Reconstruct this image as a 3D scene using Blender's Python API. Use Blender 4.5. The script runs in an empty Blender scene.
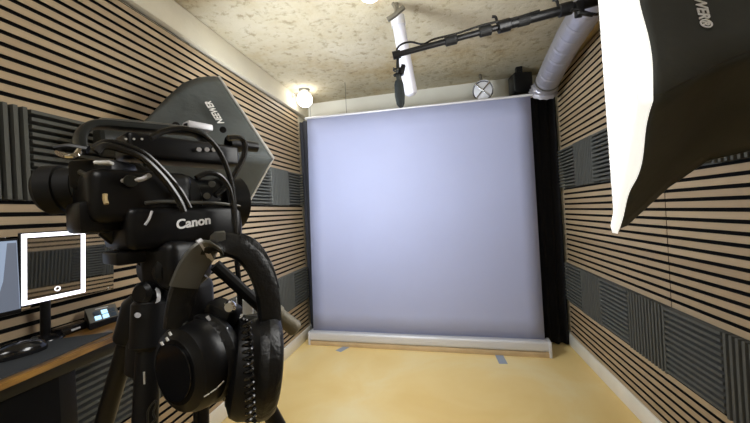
import bpy, bmesh, math, random
from mathutils import Vector, Matrix
random.seed(7)
S = bpy.context.scene
COL = S.collection
V = Vector

# ------------------------------------------------------------------ camera
FPX = 328.75
CAM = V((1.342, 0.0, 1.179))
RX = V((0.97826, 0.19933, -0.05715)); UP = V((0.05653, 0.00881, 0.99836)); FW = V((-0.19951, 0.97989, 0.00265))
cd = bpy.data.cameras.new('camera'); cam = bpy.data.objects.new('camera', cd); COL.objects.link(cam)
cd.sensor_width = 36; cd.lens = 36 * FPX / 750; cd.clip_start = 0.02
m = Matrix((RX, UP, -FW)).transposed().to_4x4(); m.translation = CAM; cam.matrix_world = m
S.camera = cam

def D(px, py, dep):            # point at a measured sight line and distance
    return CAM + (FW + RX * (px - 375) / FPX - UP * (py - 211.5) / FPX) * dep

# ------------------------------------------------------------------ materials
def mat(name, col, rough=.6, metal=0, noise=0, nscale=30, bump=0, bscale=200, stretch=(1,1,1), col2=None, emit=None, estr=0, coat=0, spec=.5):
    mt = bpy.data.materials.new(name); mt.use_nodes = True
    nt = mt.node_tree; b = nt.nodes['Principled BSDF']
    b.inputs['Base Color'].default_value = (*col, 1); b.inputs['Roughness'].default_value = rough; b.inputs['Metallic'].default_value = metal
    b.inputs['Specular IOR Level'].default_value = spec
    if coat: b.inputs['Coat Weight'].default_value = coat; b.inputs['Coat Roughness'].default_value = .15
    if emit: b.inputs['Emission Color'].default_value = (*emit, 1); b.inputs['Emission Strength'].default_value = estr
    tc = nt.nodes.new('ShaderNodeTexCoord'); mp = nt.nodes.new('ShaderNodeMapping'); mp.inputs['Scale'].default_value = stretch
    nt.links.new(tc.outputs['Object'], mp.inputs[0])
    if noise:
        n = nt.nodes.new('ShaderNodeTexNoise'); n.inputs['Scale'].default_value = nscale; n.inputs['Detail'].default_value = 5
        nt.links.new(mp.outputs[0], n.inputs['Vector'])
        r = nt.nodes.new('ShaderNodeValToRGB'); r.color_ramp.elements[0].position = .3; r.color_ramp.elements[1].position = .7
        c2 = col2 or tuple(min(1, c * (1 + noise)) for c in col); c1 = col if col2 else tuple(c * (1 - noise) for c in col)
        r.color_ramp.elements[0].color = (*c1, 1); r.color_ramp.elements[1].color = (*c2, 1)
        nt.links.new(n.outputs['Fac'], r.inputs[0]); nt.links.new(r.outputs[0], b.inputs['Base Color'])
    if bump:
        n2 = nt.nodes.new('ShaderNodeTexNoise'); n2.inputs['Scale'].default_value = bscale; n2.inputs['Detail'].default_value = 4
        nt.links.new(mp.outputs[0], n2.inputs['Vector'])
        bp = nt.nodes.new('ShaderNodeBump'); bp.inputs['Strength'].default_value = bump; bp.inputs['Distance'].default_value = .01
        nt.links.new(n2.outputs['Fac'], bp.inputs['Height']); nt.links.new(bp.outputs[0], b.inputs['Normal'])
    return mt

def slat_material():
    mt = mat('oak_slat', (.42, .31, .2), .55)
    nt = mt.node_tree; b = nt.nodes['Principled BSDF']
    geo = nt.nodes.new('ShaderNodeNewGeometry')
    tc = nt.nodes.new('ShaderNodeTexCoord'); mp = nt.nodes.new('ShaderNodeMapping'); mp.inputs['Scale'].default_value = (8, 2.2, 120)
    n = nt.nodes.new('ShaderNodeTexNoise'); n.inputs['Scale'].default_value = 3; n.inputs['Detail'].default_value = 6
    nt.links.new(tc.outputs['Object'], mp.inputs[0]); nt.links.new(mp.outputs[0], n.inputs['Vector'])
    mx = nt.nodes.new('ShaderNodeMath'); mx.operation = 'MULTIPLY_ADD'; mx.inputs[1].default_value = .55
    ml = nt.nodes.new('ShaderNodeMath'); ml.operation = 'MULTIPLY'; ml.inputs[1].default_value = .45
    nt.links.new(n.outputs['Fac'], mx.inputs[0]); nt.links.new(geo.outputs['Random Per Island'], ml.inputs[0]); nt.links.new(ml.outputs[0], mx.inputs[2])
    r = nt.nodes.new('ShaderNodeValToRGB')
    r.color_ramp.elements[0].position = .15; r.color_ramp.elements[0].color = (.345, .25, .15, 1)
    r.color_ramp.elements[1].position = .85; r.color_ramp.elements[1].color = (.47, .36, .228, 1)
    nt.links.new(mx.outputs[0], r.inputs[0]); nt.links.new(r.outputs[0], b.inputs['Base Color'])
    return mt

M = {}
M['slat'] = slat_material()
M['felt'] = mat('black_felt', (.006, .006, .006), .95, spec=.1)
M['foam'] = mat('charcoal_foam', (.1, .102, .094), .95, bump=.3, bscale=400, spec=.15)
M['plaster'] = mat('cream_plaster', (.62, .57, .44), .85, noise=.06, nscale=4, bump=.15, bscale=60)
M['white_paint'] = mat('white_paint', (.86, .83, .74), .5, noise=.04, nscale=8)
M['backpaint'] = mat('pale_wall_paint', (.6, .58, .5), .8, noise=.06, nscale=3)
M['yellow_wood'] = mat('yellow_pine', (.45, .34, .16), .6, noise=.15, nscale=12, stretch=(8, 1, 8))
M['screen'] = mat('lavender_grey_vinyl', (.35, .375, .545), .6, noise=.015, nscale=2, spec=.3)
M['alu'] = mat('brushed_aluminium', (.62, .62, .65), .5, .3)
M['tanboard'] = mat('tan_case', (.5, .36, .2), .6, noise=.1, nscale=10)
M['curtain'] = mat('black_curtain', (.012, .012, .014), .9, bump=.2, bscale=300, spec=.2)
M['curtain_grey'] = mat('charcoal_curtain', (.035, .035, .042), .9, bump=.2, bscale=300, spec=.2)
M['foil'] = mat('silver_foil', (.42, .42, .48), .42, .6, bump=.35, bscale=30)
M['chrome'] = mat('chrome', (.8, .8, .8), .12, 1)
M['steel'] = mat('dull_steel', (.2, .19, .16), .4, .8)
M['tube'] = mat('white_plastic_tube', (.56, .56, .63), .35)
M['blackm'] = mat('black_metal', (.005, .005, .0055), .38, spec=.28)
M['blackp'] = mat('black_plastic', (.004, .004, .0045), .36, spec=.28)
M['gloss'] = mat('glossy_black', (.008, .008, .009), .15, spec=.6)
M['greyp'] = mat('dark_grey_plastic', (.018, .02, .019), .34, spec=.35)
M['rubber'] = mat('black_rubber', (.004, .004, .004), .65, spec=.3)
M['cable'] = mat('cable_rubber', (.007, .007, .007), .25, spec=.6)
M['wind'] = mat('windscreen_foam', (.022, .025, .025), .95, bump=.4, bscale=500, spec=.15)
M['leather'] = mat('black_leatherette', (.006, .006, .006), .38, spec=.35, bump=.25, bscale=90)
M['satin'] = mat('satin_grey', (.11, .11, .098), .28, .3)
M['greyprint'] = mat('pale_grey_print', (.62, .62, .6), .5)
M['sbox'] = mat('softbox_fabric', (.085, .098, .102), .55, noise=.18, nscale=6, bump=.25, bscale=25, spec=.4)
M['sboxblack'] = mat('black_softbox_fabric', (.05, .052, .047), .6, noise=.25, nscale=5, bump=.3, bscale=18, spec=.35)
M['white_text'] = mat('white_print', (.85, .85, .85), .5)
M['rim'] = mat('pale_piping', (.6, .6, .58), .5)
M['diff'] = mat('lit_diffuser', (.9, .9, .9), .7, emit=(1, .99, .96), estr=11)
M['skirt'] = mat('white_diffuser_hem', (.85, .85, .8), .7, emit=(1, 1, .97), estr=.7)
M['diff_left'] = mat('lit_diffuser_left', (.9, .9, .9), .7, emit=(.86, .93, 1), estr=40)
M['bulb'] = mat('lit_globe', (1, 1, 1), .5, emit=(1, .98, .94), estr=10)
M['oak'] = mat('stained_desk_wood', (.09, .04, .009), .3, noise=.55, nscale=7, stretch=(6, 1, 6), coat=.3, col2=(.36, .19, .04))
M['deskmat'] = mat('charcoal_desk_mat', (.045, .05, .055), .8, spec=.2)
M['mirror'] = mat('mirror_glass', (.78, .78, .78), .02, 1)
M['mirror2'] = mat('led_mirror_glass', (.58, .58, .59), .03, 1)
M['led'] = mat('led_strip', (1, 1, 1), .5, emit=(.88, .88, 1), estr=1.6)
M['btn'] = mat('lit_button', (.5, .75, 1), .4, emit=(.45, .75, 1), estr=.9)
M['btnoff'] = mat('dim_button', (.05, .08, .12), .4)
M['console'] = mat('grey_console', (.17, .165, .14), .45, .3)
M['tape'] = mat('blue_grey_tape', (.3, .34, .42), .7)
M['red'] = mat('red_plastic', (.6, .05, .04), .4)
M['paper'] = mat('white_card', (.9, .9, .88), .6)
M['tan'] = mat('tan_grey_grip', (.16, .14, .09), .5, bump=.2, bscale=150)
M['lens'] = mat('lens_glass', (.02, .02, .03), .05, spec=.8)

def floor_material():
    mt = mat('yellow_tan_floor', (.55, .38, .14), .5, spec=.3)
    nt = mt.node_tree; b = nt.nodes['Principled BSDF']
    tc = nt.nodes.new('ShaderNodeTexCoord')
    n = nt.nodes.new('ShaderNodeTexNoise'); n.inputs['Scale'].default_value = 1.8; n.inputs['Detail'].default_value = 6; n.inputs['Distortion'].default_value = .6
    nt.links.new(tc.outputs['Object'], n.inputs['Vector'])
    r = nt.nodes.new('ShaderNodeValToRGB')
    e = r.color_ramp.elements
    e[0].position = .3; e[0].color = (.8, .57, .22, 1); e[1].position = .72; e[1].color = (.87, .72, .4, 1)
    e2 = r.color_ramp.elements.new(.5); e2.color = (.84, .63, .27, 1)
    nt.links.new(n.outputs['Fac'], r.inputs[0]); nt.links.new(r.outputs[0], b.inputs['Base Color'])
    n2 = nt.nodes.new('ShaderNodeTexNoise'); n2.inputs['Scale'].default_value = 90
    nt.links.new(tc.outputs['Object'], n2.inputs['Vector'])
    bp = nt.nodes.new('ShaderNodeBump'); bp.inputs['Strength'].default_value = .06; nt.links.new(n2.outputs['Fac'], bp.inputs['Height']); nt.links.new(bp.outputs[0], b.inputs['Normal'])
    return mt
def ceiling_material():
    mt = mat('rough_ceiling_plaster', (.5, .43, .3), .95, spec=.15)
    nt = mt.node_tree; b = nt.nodes['Principled BSDF']
    tc = nt.nodes.new('ShaderNodeTexCoord')
    big = nt.nodes.new('ShaderNodeTexNoise'); big.inputs['Scale'].default_value = 1.7; big.inputs['Detail'].default_value = 7; big.inputs['Roughness'].default_value = .65
    nt.links.new(tc.outputs['Object'], big.inputs['Vector'])
    r = nt.nodes.new('ShaderNodeValToRGB'); e = r.color_ramp.elements
    e[0].position = .34; e[0].color = (.42, .33, .19, 1); e[1].position = .62; e[1].color = (.56, .51, .39, 1)
    mid = e.new(.47); mid.color = (.51, .45, .32, 1)
    nt.links.new(big.outputs['Fac'], r.inputs[0])
    sp = nt.nodes.new('ShaderNodeTexNoise'); sp.inputs['Scale'].default_value = 17; sp.inputs['Detail'].default_value = 8; sp.inputs['Roughness'].default_value = .75
    nt.links.new(tc.outputs['Object'], sp.inputs['Vector'])
    r2 = nt.nodes.new('ShaderNodeValToRGB'); r2.color_ramp.elements[0].position = .36; r2.color_ramp.elements[0].color = (.42, .36, .27, 1)
    r2.color_ramp.elements[1].position = .47; r2.color_ramp.elements[1].color = (1, 1, 1, 1)
    nt.links.new(sp.outputs['Fac'], r2.inputs[0])
    mx = nt.nodes.new('ShaderNodeMix'); mx.data_type = 'RGBA'; mx.blend_type = 'MULTIPLY'; mx.inputs['Factor'].default_value = .65
    nt.links.new(r.outputs[0], mx.inputs['A']); nt.links.new(r2.outputs[0], mx.inputs['B']); nt.links.new(mx.outputs['Result'], b.inputs['Base Color'])
    bp = nt.nodes.new('ShaderNodeBump'); bp.inputs['Strength'].default_value = .55; bp.inputs['Distance'].default_value = .02
    nt.links.new(sp.outputs['Fac'], bp.inputs['Height']); nt.links.new(bp.outputs[0], b.inputs['Normal'])
    return mt
M['floor'] = floor_material(); M['ceil'] = ceiling_material()

# ------------------------------------------------------------------ mesh builder
def frame_of(d):
    d = V(d).normalized(); u = V((0, 0, 1)) if abs(d.z) < .9 else V((1, 0, 0))
    a = d.cross(u).normalized(); return a, d.cross(a).normalized(), d

class MB:
    def __init__(s): s.bm = bmesh.new()
    def box(s, c, size, rot=None, bev=0, seg=2):
        t = bmesh.new(); bmesh.ops.create_cube(t, size=1)
        for v in t.verts: v.co = V((v.co.x * size[0], v.co.y * size[1], v.co.z * size[2]))
        if bev: bmesh.ops.bevel(t, geom=t.edges[:], offset=bev, segments=seg, affect='EDGES', profile=.5)
        mt = Matrix.Translation(V(c)) @ (rot.to_4x4() if rot is not None else Matrix())
        s.add(t, mt); return s
    def add(s, t, mt=Matrix()):
        mp = {}
        for v in t.verts: mp[v] = s.bm.verts.new(mt @ v.co)
        for f in t.faces:
            try: s.bm.faces.new([mp[v] for v in f.verts])
            except ValueError: pass
        t.free()
    def lathe(s, p0, axis, prof, seg=24, sx=1, sy=1, a=None):
        # prof: list of (distance along axis, radius)
        if a is None: A, B, d = frame_of(axis)
        else:
            d = V(axis).normalized(); A = (V(a) - d * d.dot(V(a))).normalized(); B = d.cross(A)
        p0 = V(p0); rings = []
        for t, r in prof:
            if r < 1e-6: rings.append([s.bm.verts.new(p0 + d * t)])
            else: rings.append([s.bm.verts.new(p0 + d * t + A * (r * sx * math.cos(2 * math.pi * k / seg)) + B * (r * sy * math.sin(2 * math.pi * k / seg))) for k in range(seg)])
        for r0, r1 in zip(rings, rings[1:]):
            for k in range(seg):
                k2 = (k + 1) % seg
                if len(r0) == 1 and len(r1) == 1: continue
                if len(r0) == 1: s.bm.faces.new((r0[0], r1[k2], r1[k]))
                elif len(r1) == 1: s.bm.faces.new((r0[k], r0[k2], r1[0]))
                else: s.bm.faces.new((r0[k], r0[k2], r1[k2], r1[k]))
        return s
    def cyl(s, p0, p1, r0, r1=None, seg=20, bev=.0):
        r1 = r0 if r1 is None else r1; L = (V(p1) - V(p0)).length; b = min(bev or .08 * min(r0, r1), L * .3)
        return s.lathe(p0, V(p1) - V(p0), [(0, 0), (0, r0 - b), (b, r0), (L - b, r1), (L, r1 - b), (L, 0)], seg)
    def tube(s, pts, r, seg=8, smooth=6, radii=None, flat=1):
        P = [V(p) for p in pts]
        if smooth and len(P) > 2:
            Q = []
            for i in range(len(P) - 1):
                a, b, c, d = P[max(i - 1, 0)], P[i], P[i + 1], P[min(i + 2, len(P) - 1)]
                for k in range(smooth):
                    t = k / smooth
                    Q.append(.5 * ((2 * b) + (c - a) * t + (2 * a - 5 * b + 4 * c - d) * t * t + (3 * b - a - 3 * c + d) * t ** 3))
            Q.append(P[-1]); P = Q
        rings = []; A = None
        for i, p in enumerate(P):
            d = (P[min(i + 1, len(P) - 1)] - P[max(i - 1, 0)]).normalized()
            if A is None: A, B, _ = frame_of(d)
            A = (A - d * A.dot(d)).normalized(); B = d.cross(A)
            rr = r if radii is None else radii[0] + (radii[1] - radii[0]) * i / (len(P) - 1)
            rings.append([s.bm.verts.new(p + A * rr * math.cos(2 * math.pi * k / seg) + B * rr * flat * math.sin(2 * math.pi * k / seg)) for k in range(seg)])
        for r0, r1 in zip(rings, rings[1:]):
            for k in range(seg): s.bm.faces.new((r0[k], r0[(k + 1) % seg], r1[(k + 1) % seg], r1[k]))
        s.bm.faces.new(rings[0][::-1]); s.bm.faces.new(rings[-1]); return s
    def band(s, pts, wdir, w, th, smooth=6):
        # a strap following pts: width w along wdir, thickness th
        P = [V(p) for p in pts]; Q = []
        for i in range(len(P) - 1):
            a, b, c, d = P[max(i - 1, 0)], P[i], P[i + 1], P[min(i + 2, len(P) - 1)]
            for k in range(smooth):
                t = k / smooth
                Q.append(.5 * ((2 * b) + (c - a) * t + (2 * a - 5 * b + 4 * c - d) * t * t + (3 * b - a - 3 * c + d) * t ** 3))
        Q.append(P[-1]); wd = V(wdir).normalized(); rings = []
        for i, p in enumerate(Q):
            d = (Q[min(i + 1, len(Q) - 1)] - Q[max(i - 1, 0)]).normalized()
            n = d.cross(wd).normalized(); w2 = n.cross(d).normalized()
            ring = []
            for k in range(12):
                a = 2 * math.pi * k / 12; ca, sa = math.cos(a), math.sin(a)
                f = lambda x: math.copysign(abs(x) ** .6, x)
                ring.append(s.bm.verts.new(p + w2 * (w / 2 * f(ca)) + n * (th / 2 * f(sa))))
            rings.append(ring)
        for r0, r1 in zip(rings, rings[1:]):
            for k in range(12): s.bm.faces.new((r0[k], r0[(k + 1) % 12], r1[(k + 1) % 12], r1[k]))
        s.bm.faces.new(rings[0][::-1]); s.bm.faces.new(rings[-1]); return s
    def prism(s, poly, off):
        # poly: list of 3d points (planar), extruded by vector off
        a = [s.bm.verts.new(V(p)) for p in poly]; b = [s.bm.verts.new(V(p) + V(off)) for p in poly]; n = len(a)
        s.bm.faces.new(a); s.bm.faces.new(b[::-1])
        for k in range(n): s.bm.faces.new((a[k], b[k], b[(k + 1) % n], a[(k + 1) % n]))
        return s
    def grid(s, rows, thick=None):
        g = [[s.bm.verts.new(V(p)) for p in r] for r in rows]
        for r0, r1 in zip(g, g[1:]):
            for k in range(len(r0) - 1): s.bm.faces.new((r0[k], r0[k + 1], r1[k + 1], r1[k]))
        return s
    def build(s, name, material, parent=None, ang=35, recalc=True):
        if recalc: bmesh.ops.recalc_face_normals(s.bm, faces=s.bm.faces[:])
        me = bpy.data.meshes.new(name); off = V((0, 0, 0))
        if parent is not None: off = ROOT.get(parent.name, V((0, 0, 0)))
        for v in s.bm.verts: v.co -= off
        s.bm.to_mesh(me); s.bm.free()
        for p in me.polygons: p.use_smooth = True
        me.set_sharp_from_angle(angle=math.radians(ang))
        me.materials.append(material)
        o = bpy.data.objects.new(name, me); COL.objects.link(o)
        if parent is not None: o.parent = parent; ROOT[o.name] = off
        return o
ROOT = {}
def thing(name, label, cat, loc=(0, 0, 0), group=None):
    o = bpy.data.objects.new(name, None); o.empty_display_size = .05; COL.objects.link(o); o.location = loc; ROOT[o.name] = V(loc)
    return tag(o, label, cat, group)
def tag(o, label, cat, group=None):
    o['label'] = label; o['category'] = cat
    if group: o['group'] = group
    return o
def struct(name, mb, mt):
    o = mb.build(name, mt); o['kind'] = 'structure'; return o
def text_mesh(name, body, mt, parent, origin, xdir, ydir, size, ext=.0006, offset=0, shear=0, spacing=1):
    cu = bpy.data.curves.new(name, 'FONT'); cu.body = body; cu.size = 1; cu.extrude = ext / size; cu.offset = offset; cu.shear = shear
    cu.align_x = 'CENTER'; cu.align_y = 'CENTER'; cu.space_character = spacing
    t = bpy.data.objects.new('tmp_text', cu); COL.objects.link(t)
    dg = bpy.context.evaluated_depsgraph_get(); me = bpy.data.meshes.new_from_object(t.evaluated_get(dg)); me.name = name
    bpy.data.objects.remove(t)
    X = V(xdir).normalized(); Z = X.cross(V(ydir)).normalized(); Y = Z.cross(X); off = ROOT.get(parent.name, V())
    for v in me.vertices: v.co = V(origin) - off + (X * v.co.x + Y * v.co.y + Z * v.co.z) * size
    me.materials.clear(); me.materials.append(mt)
    o = bpy.data.objects.new(name, me); COL.objects.link(o); o.parent = parent; ROOT[o.name] = off
    return o

# ------------------------------------------------------------------ room
W = 2.31; CZ = 2.36; Y0 = -1.3; Y1 = 3.27; WT = .022
struct('floor', MB().box((W / 2, (Y0 + Y1) / 2, -.04), (W + .4, Y1 - Y0 + .4, .08)), M['floor'])
struct('ceiling', MB().box((W / 2, (Y0 + Y1) / 2, CZ + .05), (W + .4, Y1 - Y0 + .4, .1)), M['ceil'])
struct('wall_left', MB().box((-WT - .06, (Y0 + Y1) / 2, CZ / 2), (.12, Y1 - Y0, CZ)), M['plaster'])
struct('wall_right', MB().box((W + WT + .06, (Y0 + Y1) / 2, CZ / 2), (.12, Y1 - Y0, CZ)), M['plaster'])
struct('wall_back', MB().box((W / 2, Y1 + .06, CZ / 2), (W + .4, .12, CZ)), M['backpaint'])
struct('wall_front', MB().box((W / 2, Y0 - .06, CZ / 2), (W + .4, .12, CZ)), M['backpaint'])
struct('baseboard_left', MB().box((-WT / 2 + .004, (Y0 + Y1) / 2, .05), (WT + .008, Y1 - Y0, .1), bev=.004), M['white_paint'])
struct('baseboard_right', MB().box((W + WT / 2 - .004, (Y0 + Y1) / 2, .05), (WT + .008, Y1 - Y0, .1), bev=.004), M['white_paint'])
struct('trim_1', MB().box((W - .005, (Y0 + 2.92) / 2, 2.205), (.055, 2.92 - Y0, .03), bev=.004), M['yellow_wood'])
struct('trim_2', MB().box((.0, (Y0 + Y1) / 2, (2.195 + CZ) / 2), (.05, Y1 - Y0, CZ - 2.195 - .002), bev=.012), M['plaster'])

Zs = [.1, .38, .685, 1.285, 1.59, 2.19]
def slat_panel(side, y0, y1, z0, n, label):
    x = 0 if side == 'left' else W; sgn = 1 if side == 'left' else -1
    r = thing('slat_panel', label, 'wall panel', (x, (y0 + y1) / 2, z0), 'oak slat panels on the walls')
    h = n * .04
    MB().box((x - sgn * .0165, (y0 + y1) / 2, z0 + h / 2), (.010, y1 - y0, h - .002)).build('felt_backing', M['felt'], r)
    b = MB(); f = MB()
    for k in range(n):
        b.box((x - sgn * .0063, (y0 + y1) / 2, z0 + .04 * k + .0135), (.0094, y1 - y0 - .003, .0258))
        f.box((x - sgn * .0008, (y0 + y1) / 2, z0 + .04 * k + .0135), (.0016, y1 - y0 - .003, .0256), bev=.0006, seg=1)
    b.build('slat_cores', M['felt'], r); f.build('slats', M['slat'], r)
LE, RE = 3.05, 2.93
slat_panel('left', -1.2, LE, Zs[0], 7, 'low oak slat panel on the left wall, just above the white baseboard behind the tripod')
slat_panel('left', -1.2, LE, Zs[2] , 15, 'oak slat panel at desk height on the left wall, between the two foam rows')
slat_panel('left', -1.2, LE, Zs[4], 15, 'topmost oak slat panel on the left wall, under the cream ceiling edge')
slat_panel('right', -1.2, RE, Zs[0], 7, 'low oak slat panel on the right wall, just above the white baseboard')
slat_panel('right', 1.683, RE, Zs[2], 15, 'mid-height oak slat panel on the right wall, next to the black curtain')
slat_panel('right', -1.2, 1.681, Zs[2], 15, 'mid-height oak slat panel on the right wall, near end under the big softbox')
slat_panel('right', -1.2, RE, Zs[4], 15, 'topmost oak slat panel on the right wall, beneath the silver duct')

# foam tiles -------------------------------------------------------
def foam_mesh(vertical):
    n = 12; T = .305; h0, h1 = .004, .045; b = MB(); bm = b.bm
    prof = []
    for k in range(n):
        a = -T / 2 + T * k / n; w = T / n
        prof += [(a, h0), (a + w * .30, h0), (a + w * .42, h1), (a + w * .88, h1)]
    prof.append((T / 2, h0))
    R = []
    for e in (-T / 2, T / 2):
        R.append([(p, e, h) for p, h in prof])
    def co(p, e, h): return (h, p, e) if vertical else (h, e, p)
    top = [[bm.verts.new(co(*q)) for q in row] for row in R]
    bot = [[bm.verts.new(co(q[0], q[1], 0)) for q in (row[0], row[-1])] for row in R]
    for k in range(len(prof) - 1): bm.faces.new((top[0][k], top[0][k + 1], top[1][k + 1], top[1][k]))
    for i in (0, 1): bm.faces.new([bot[i][0]] + top[i] + [bot[i][1]])
    bm.faces.new((bot[0][0], bot[1][0], top[1][0], top[0][0])); bm.faces.new((bot[0][1], bot[1][1], top[1][-1], top[0][-1]))
    bm.faces.new((bot[0][0], bot[0][1], bot[1][1], bot[1][0]))
    bmesh.ops.recalc_face_normals(bm, faces=bm.faces[:])
    me = bpy.data.meshes.new('foam_tile'); bm.to_mesh(me); bm.free(); me.materials.append(M['foam']); return me
FM = {True: foam_mesh(True), False: foam_mesh(False)}
def ordinal(k): return ['first', 'second', 'third', 'fourth', 'fifth', 'sixth', 'seventh', 'eighth', 'ninth', 'tenth', 'eleventh'][k]
def foam_row(side, row, z, tiles, extra={}):
    for k, (yc, vert) in enumerate(tiles):
        o = bpy.data.objects.new('acoustic_foam_tile', FM[vert]); COL.objects.link(o)
        if side == 'left': o.location = (-WT, yc, z)
        else: o.location = (W + WT, yc, z); o.rotation_euler = (0, 0, math.pi)
        d = 'vertical' if vert else 'horizontal'
        tag(o, f'charcoal foam tile, {d} ridges, {row} row, {side} wall, {ordinal(k)} from the backdrop', 'acoustic foam', f'foam tiles in the {row} row of the {side} wall')
rl = [(2.764 - .305 * k, k % 2 == 1) for k in range(7)]
foam_row('right', 'lower', (Zs[1] + Zs[2]) / 2, rl)
foam_row('right', 'upper', (Zs[3] + Zs[4]) / 2, [(2.764 - .305 * k, k % 2 == 1) for k in range(8)])
ll = [(2.875 - .3125 * k, k % 2 == 1) for k in range(8)]
foam_row('left', 'lower', (Zs[1] + Zs[2]) / 2, ll)
foam_row('left', 'upper', (Zs[3] + Zs[4]) / 2, ll)

# ------------------------------------------------------------------ backdrop, curtains
TL, TR, BR, BL = V((.166, 2.87, 2.085)), V((2.062, 2.75, 2.02)), V((2.065, 2.75, .12)), V((.112, 2.87, .12))
bd = thing('backdrop_screen', 'large lavender-grey pull-up backdrop screen standing on its long base case at the far end', 'backdrop', (1.09, 2.81, 0))
nrm = (TR - TL).cross(BL - TL).normalized(); nrm = nrm if nrm.y > 0 else -nrm
b = MB(); rows = []
for j in range(13):
    t = j / 12; rows.append([TL.lerp(TR, i / 16).lerp(BL.lerp(BR, i / 16), t) + nrm * (.004 * math.sin(3 * i / 16 * math.pi)) for i in range(17)])
b.grid(rows)
ob = b.build('screen_sheet', M['screen'], bd)
so = ob.modifiers.new('thick', 'SOLIDIFY'); so.thickness = .002
ax = (TR - TL).normalized()
MB().cyl(TL - ax * .02, TR + ax * .02, .010).build('top_bar', M['alu'], bd)
c0, c1 = V((.09, 2.868, 0)), V((2.09, 2.742, 0)); cax = (c1 - c0).normalized(); cn = V((-cax.y, cax.x, 0))
rz = Matrix.Rotation(math.atan2(cax.y, cax.x), 3, 'Z'); L = (c1 - c0).length; mid = (c0 + c1) / 2
MB().box(mid + V((0, 0, .019)), (L, .1, .038), rz, bev=.006).build('base_case', M['tanboard'], bd)
MB().box(mid + V((0, 0, .080)), (L, .094, .082), rz, bev=.02, seg=4).build('case_lid', M['alu'], bd)
for q in (c0, c1): MB().box(q + V((0, 0, .06)), (.022, .108, .122), rz, bev=.006).build('end_cap', M['alu'], bd)
MB().cyl(mid + cn * .06 + V((0, 0, .1)), TL.lerp(TR, .5) + cn * .05, .012).build('support_pole', M['alu'], bd)
for t, ll_ in ((.02, 'left'), (.205, 'middle')):
    p = TL.lerp(TR, t)
    MB().tube([p, p + V((0, 0, .05)), V((p.x, p.y, CZ - .001))], .0022, 6, 0).build('hanging_wire', M['steel'], bd)

def tape(px, rot, label, size=(.06, .13)):
    c = V(px)
    MBo = MB().box(c + V((0, 0, .001)), (size[0], size[1], .002), Matrix.Rotation(rot, 3, 'Z'))
    tag(MBo.build('tape_strip', M['tape']), label, 'tape', 'tape strips on the floor')
tape((.425, 2.765, 0), -.45, 'blue-grey tape strip slanting out from under the left part of the backdrop base')
tape((1.72, 2.66, 0), .05, 'blue-grey tape strip running out from under the right part of the backdrop base', (.06, .17))

def curtain(name, label, x0, x1, y, z1, folds, amp, mt, yslope=0):
    b = MB(); n = folds * 8
    f = []; 
    for i in range(n + 1):
        t = i / n; f.append((x0 + (x1 - x0) * t, y + yslope * t + amp * math.sin(2 * math.pi * folds * t)))
    rows = []
    for j in range(9):
        z = .012 + (z1 - .012) * j / 8; k = 1 + .25 * math.sin(j * .9)
        rows.append([(px, y + (py - y) * k, z) for px, py in f])
    b.grid(rows); o = b.build(name, mt, None, 60); s_ = o.modifiers.new('thick', 'SOLIDIFY'); s_.thickness = .006
    tag(o, label, 'curtain'); return o
curtain('curtain', 'narrow charcoal curtain hanging at the left corner beside the backdrop', .0, .33, 3.072, 2.12, 4, .018, M['curtain_grey'])
curtain('curtain', 'black curtain at the right corner beside the backdrop', 1.95, 2.306, 2.955, 2.06, 5, .02, M['curtain'])

# ------------------------------------------------------------------ ceiling fixtures
def globe_lamp(p, r, label, grp='lit ceiling bulbs'):
    p = V(p); t = thing('ceiling_bulb', label, 'ceiling lamp', (p.x, p.y, CZ), grp)
    MB().cyl((p.x, p.y, CZ), (p.x, p.y, CZ - .02), r * .75, r * .6).build('lamp_socket', M['steel'], t)
    MB().lathe(p + V((0, 0, r)), (0, 0, -1), [(r * (1 - math.cos(a)), r * math.sin(a)) for a in [math.pi * k / 12 for k in range(13)]], 24).build('glass_globe', M['bulb'], t)
    for a in (2.3, 3.3):
        d = V((math.cos(a), math.sin(a), 0))
        MB().tube([p + d * r * .6 + V((0, 0, r * .8)), p + d * r * 1.5 + V((0, 0, r * .8)), p + d * r * 1.6 + V((0, 0, r * .2))], .007, 6).build('spring_clip', M['chrome'], t)
globe_lamp((.15, 2.88, 2.265), .07, 'glowing round bulb at the far left corner of the ceiling, above the backdrop edge')
globe_lamp((1.05, 1.615, 2.295), .06, 'glowing round bulb at the top edge of the photo, near the hanging tube')

# fill light added on the ceiling behind the camera to brighten the near room
pl = thing('added_fill_light', 'square fill light added on the ceiling behind the camera position', 'ceiling lamp', (1.2, -.55, CZ))
MB().box((1.2, -.55, CZ - .015), (.62, .62, .03), bev=.004).build('fill_frame', M['white_paint'], pl)
M['panel'] = mat('added_fill_glow', (1, 1, 1), .5, emit=(1, .98, .95), estr=10.5)
MB().box((1.2, -.55, CZ - .033), (.56, .56, .008)).build('fill_diffuser', M['panel'], pl)

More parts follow.
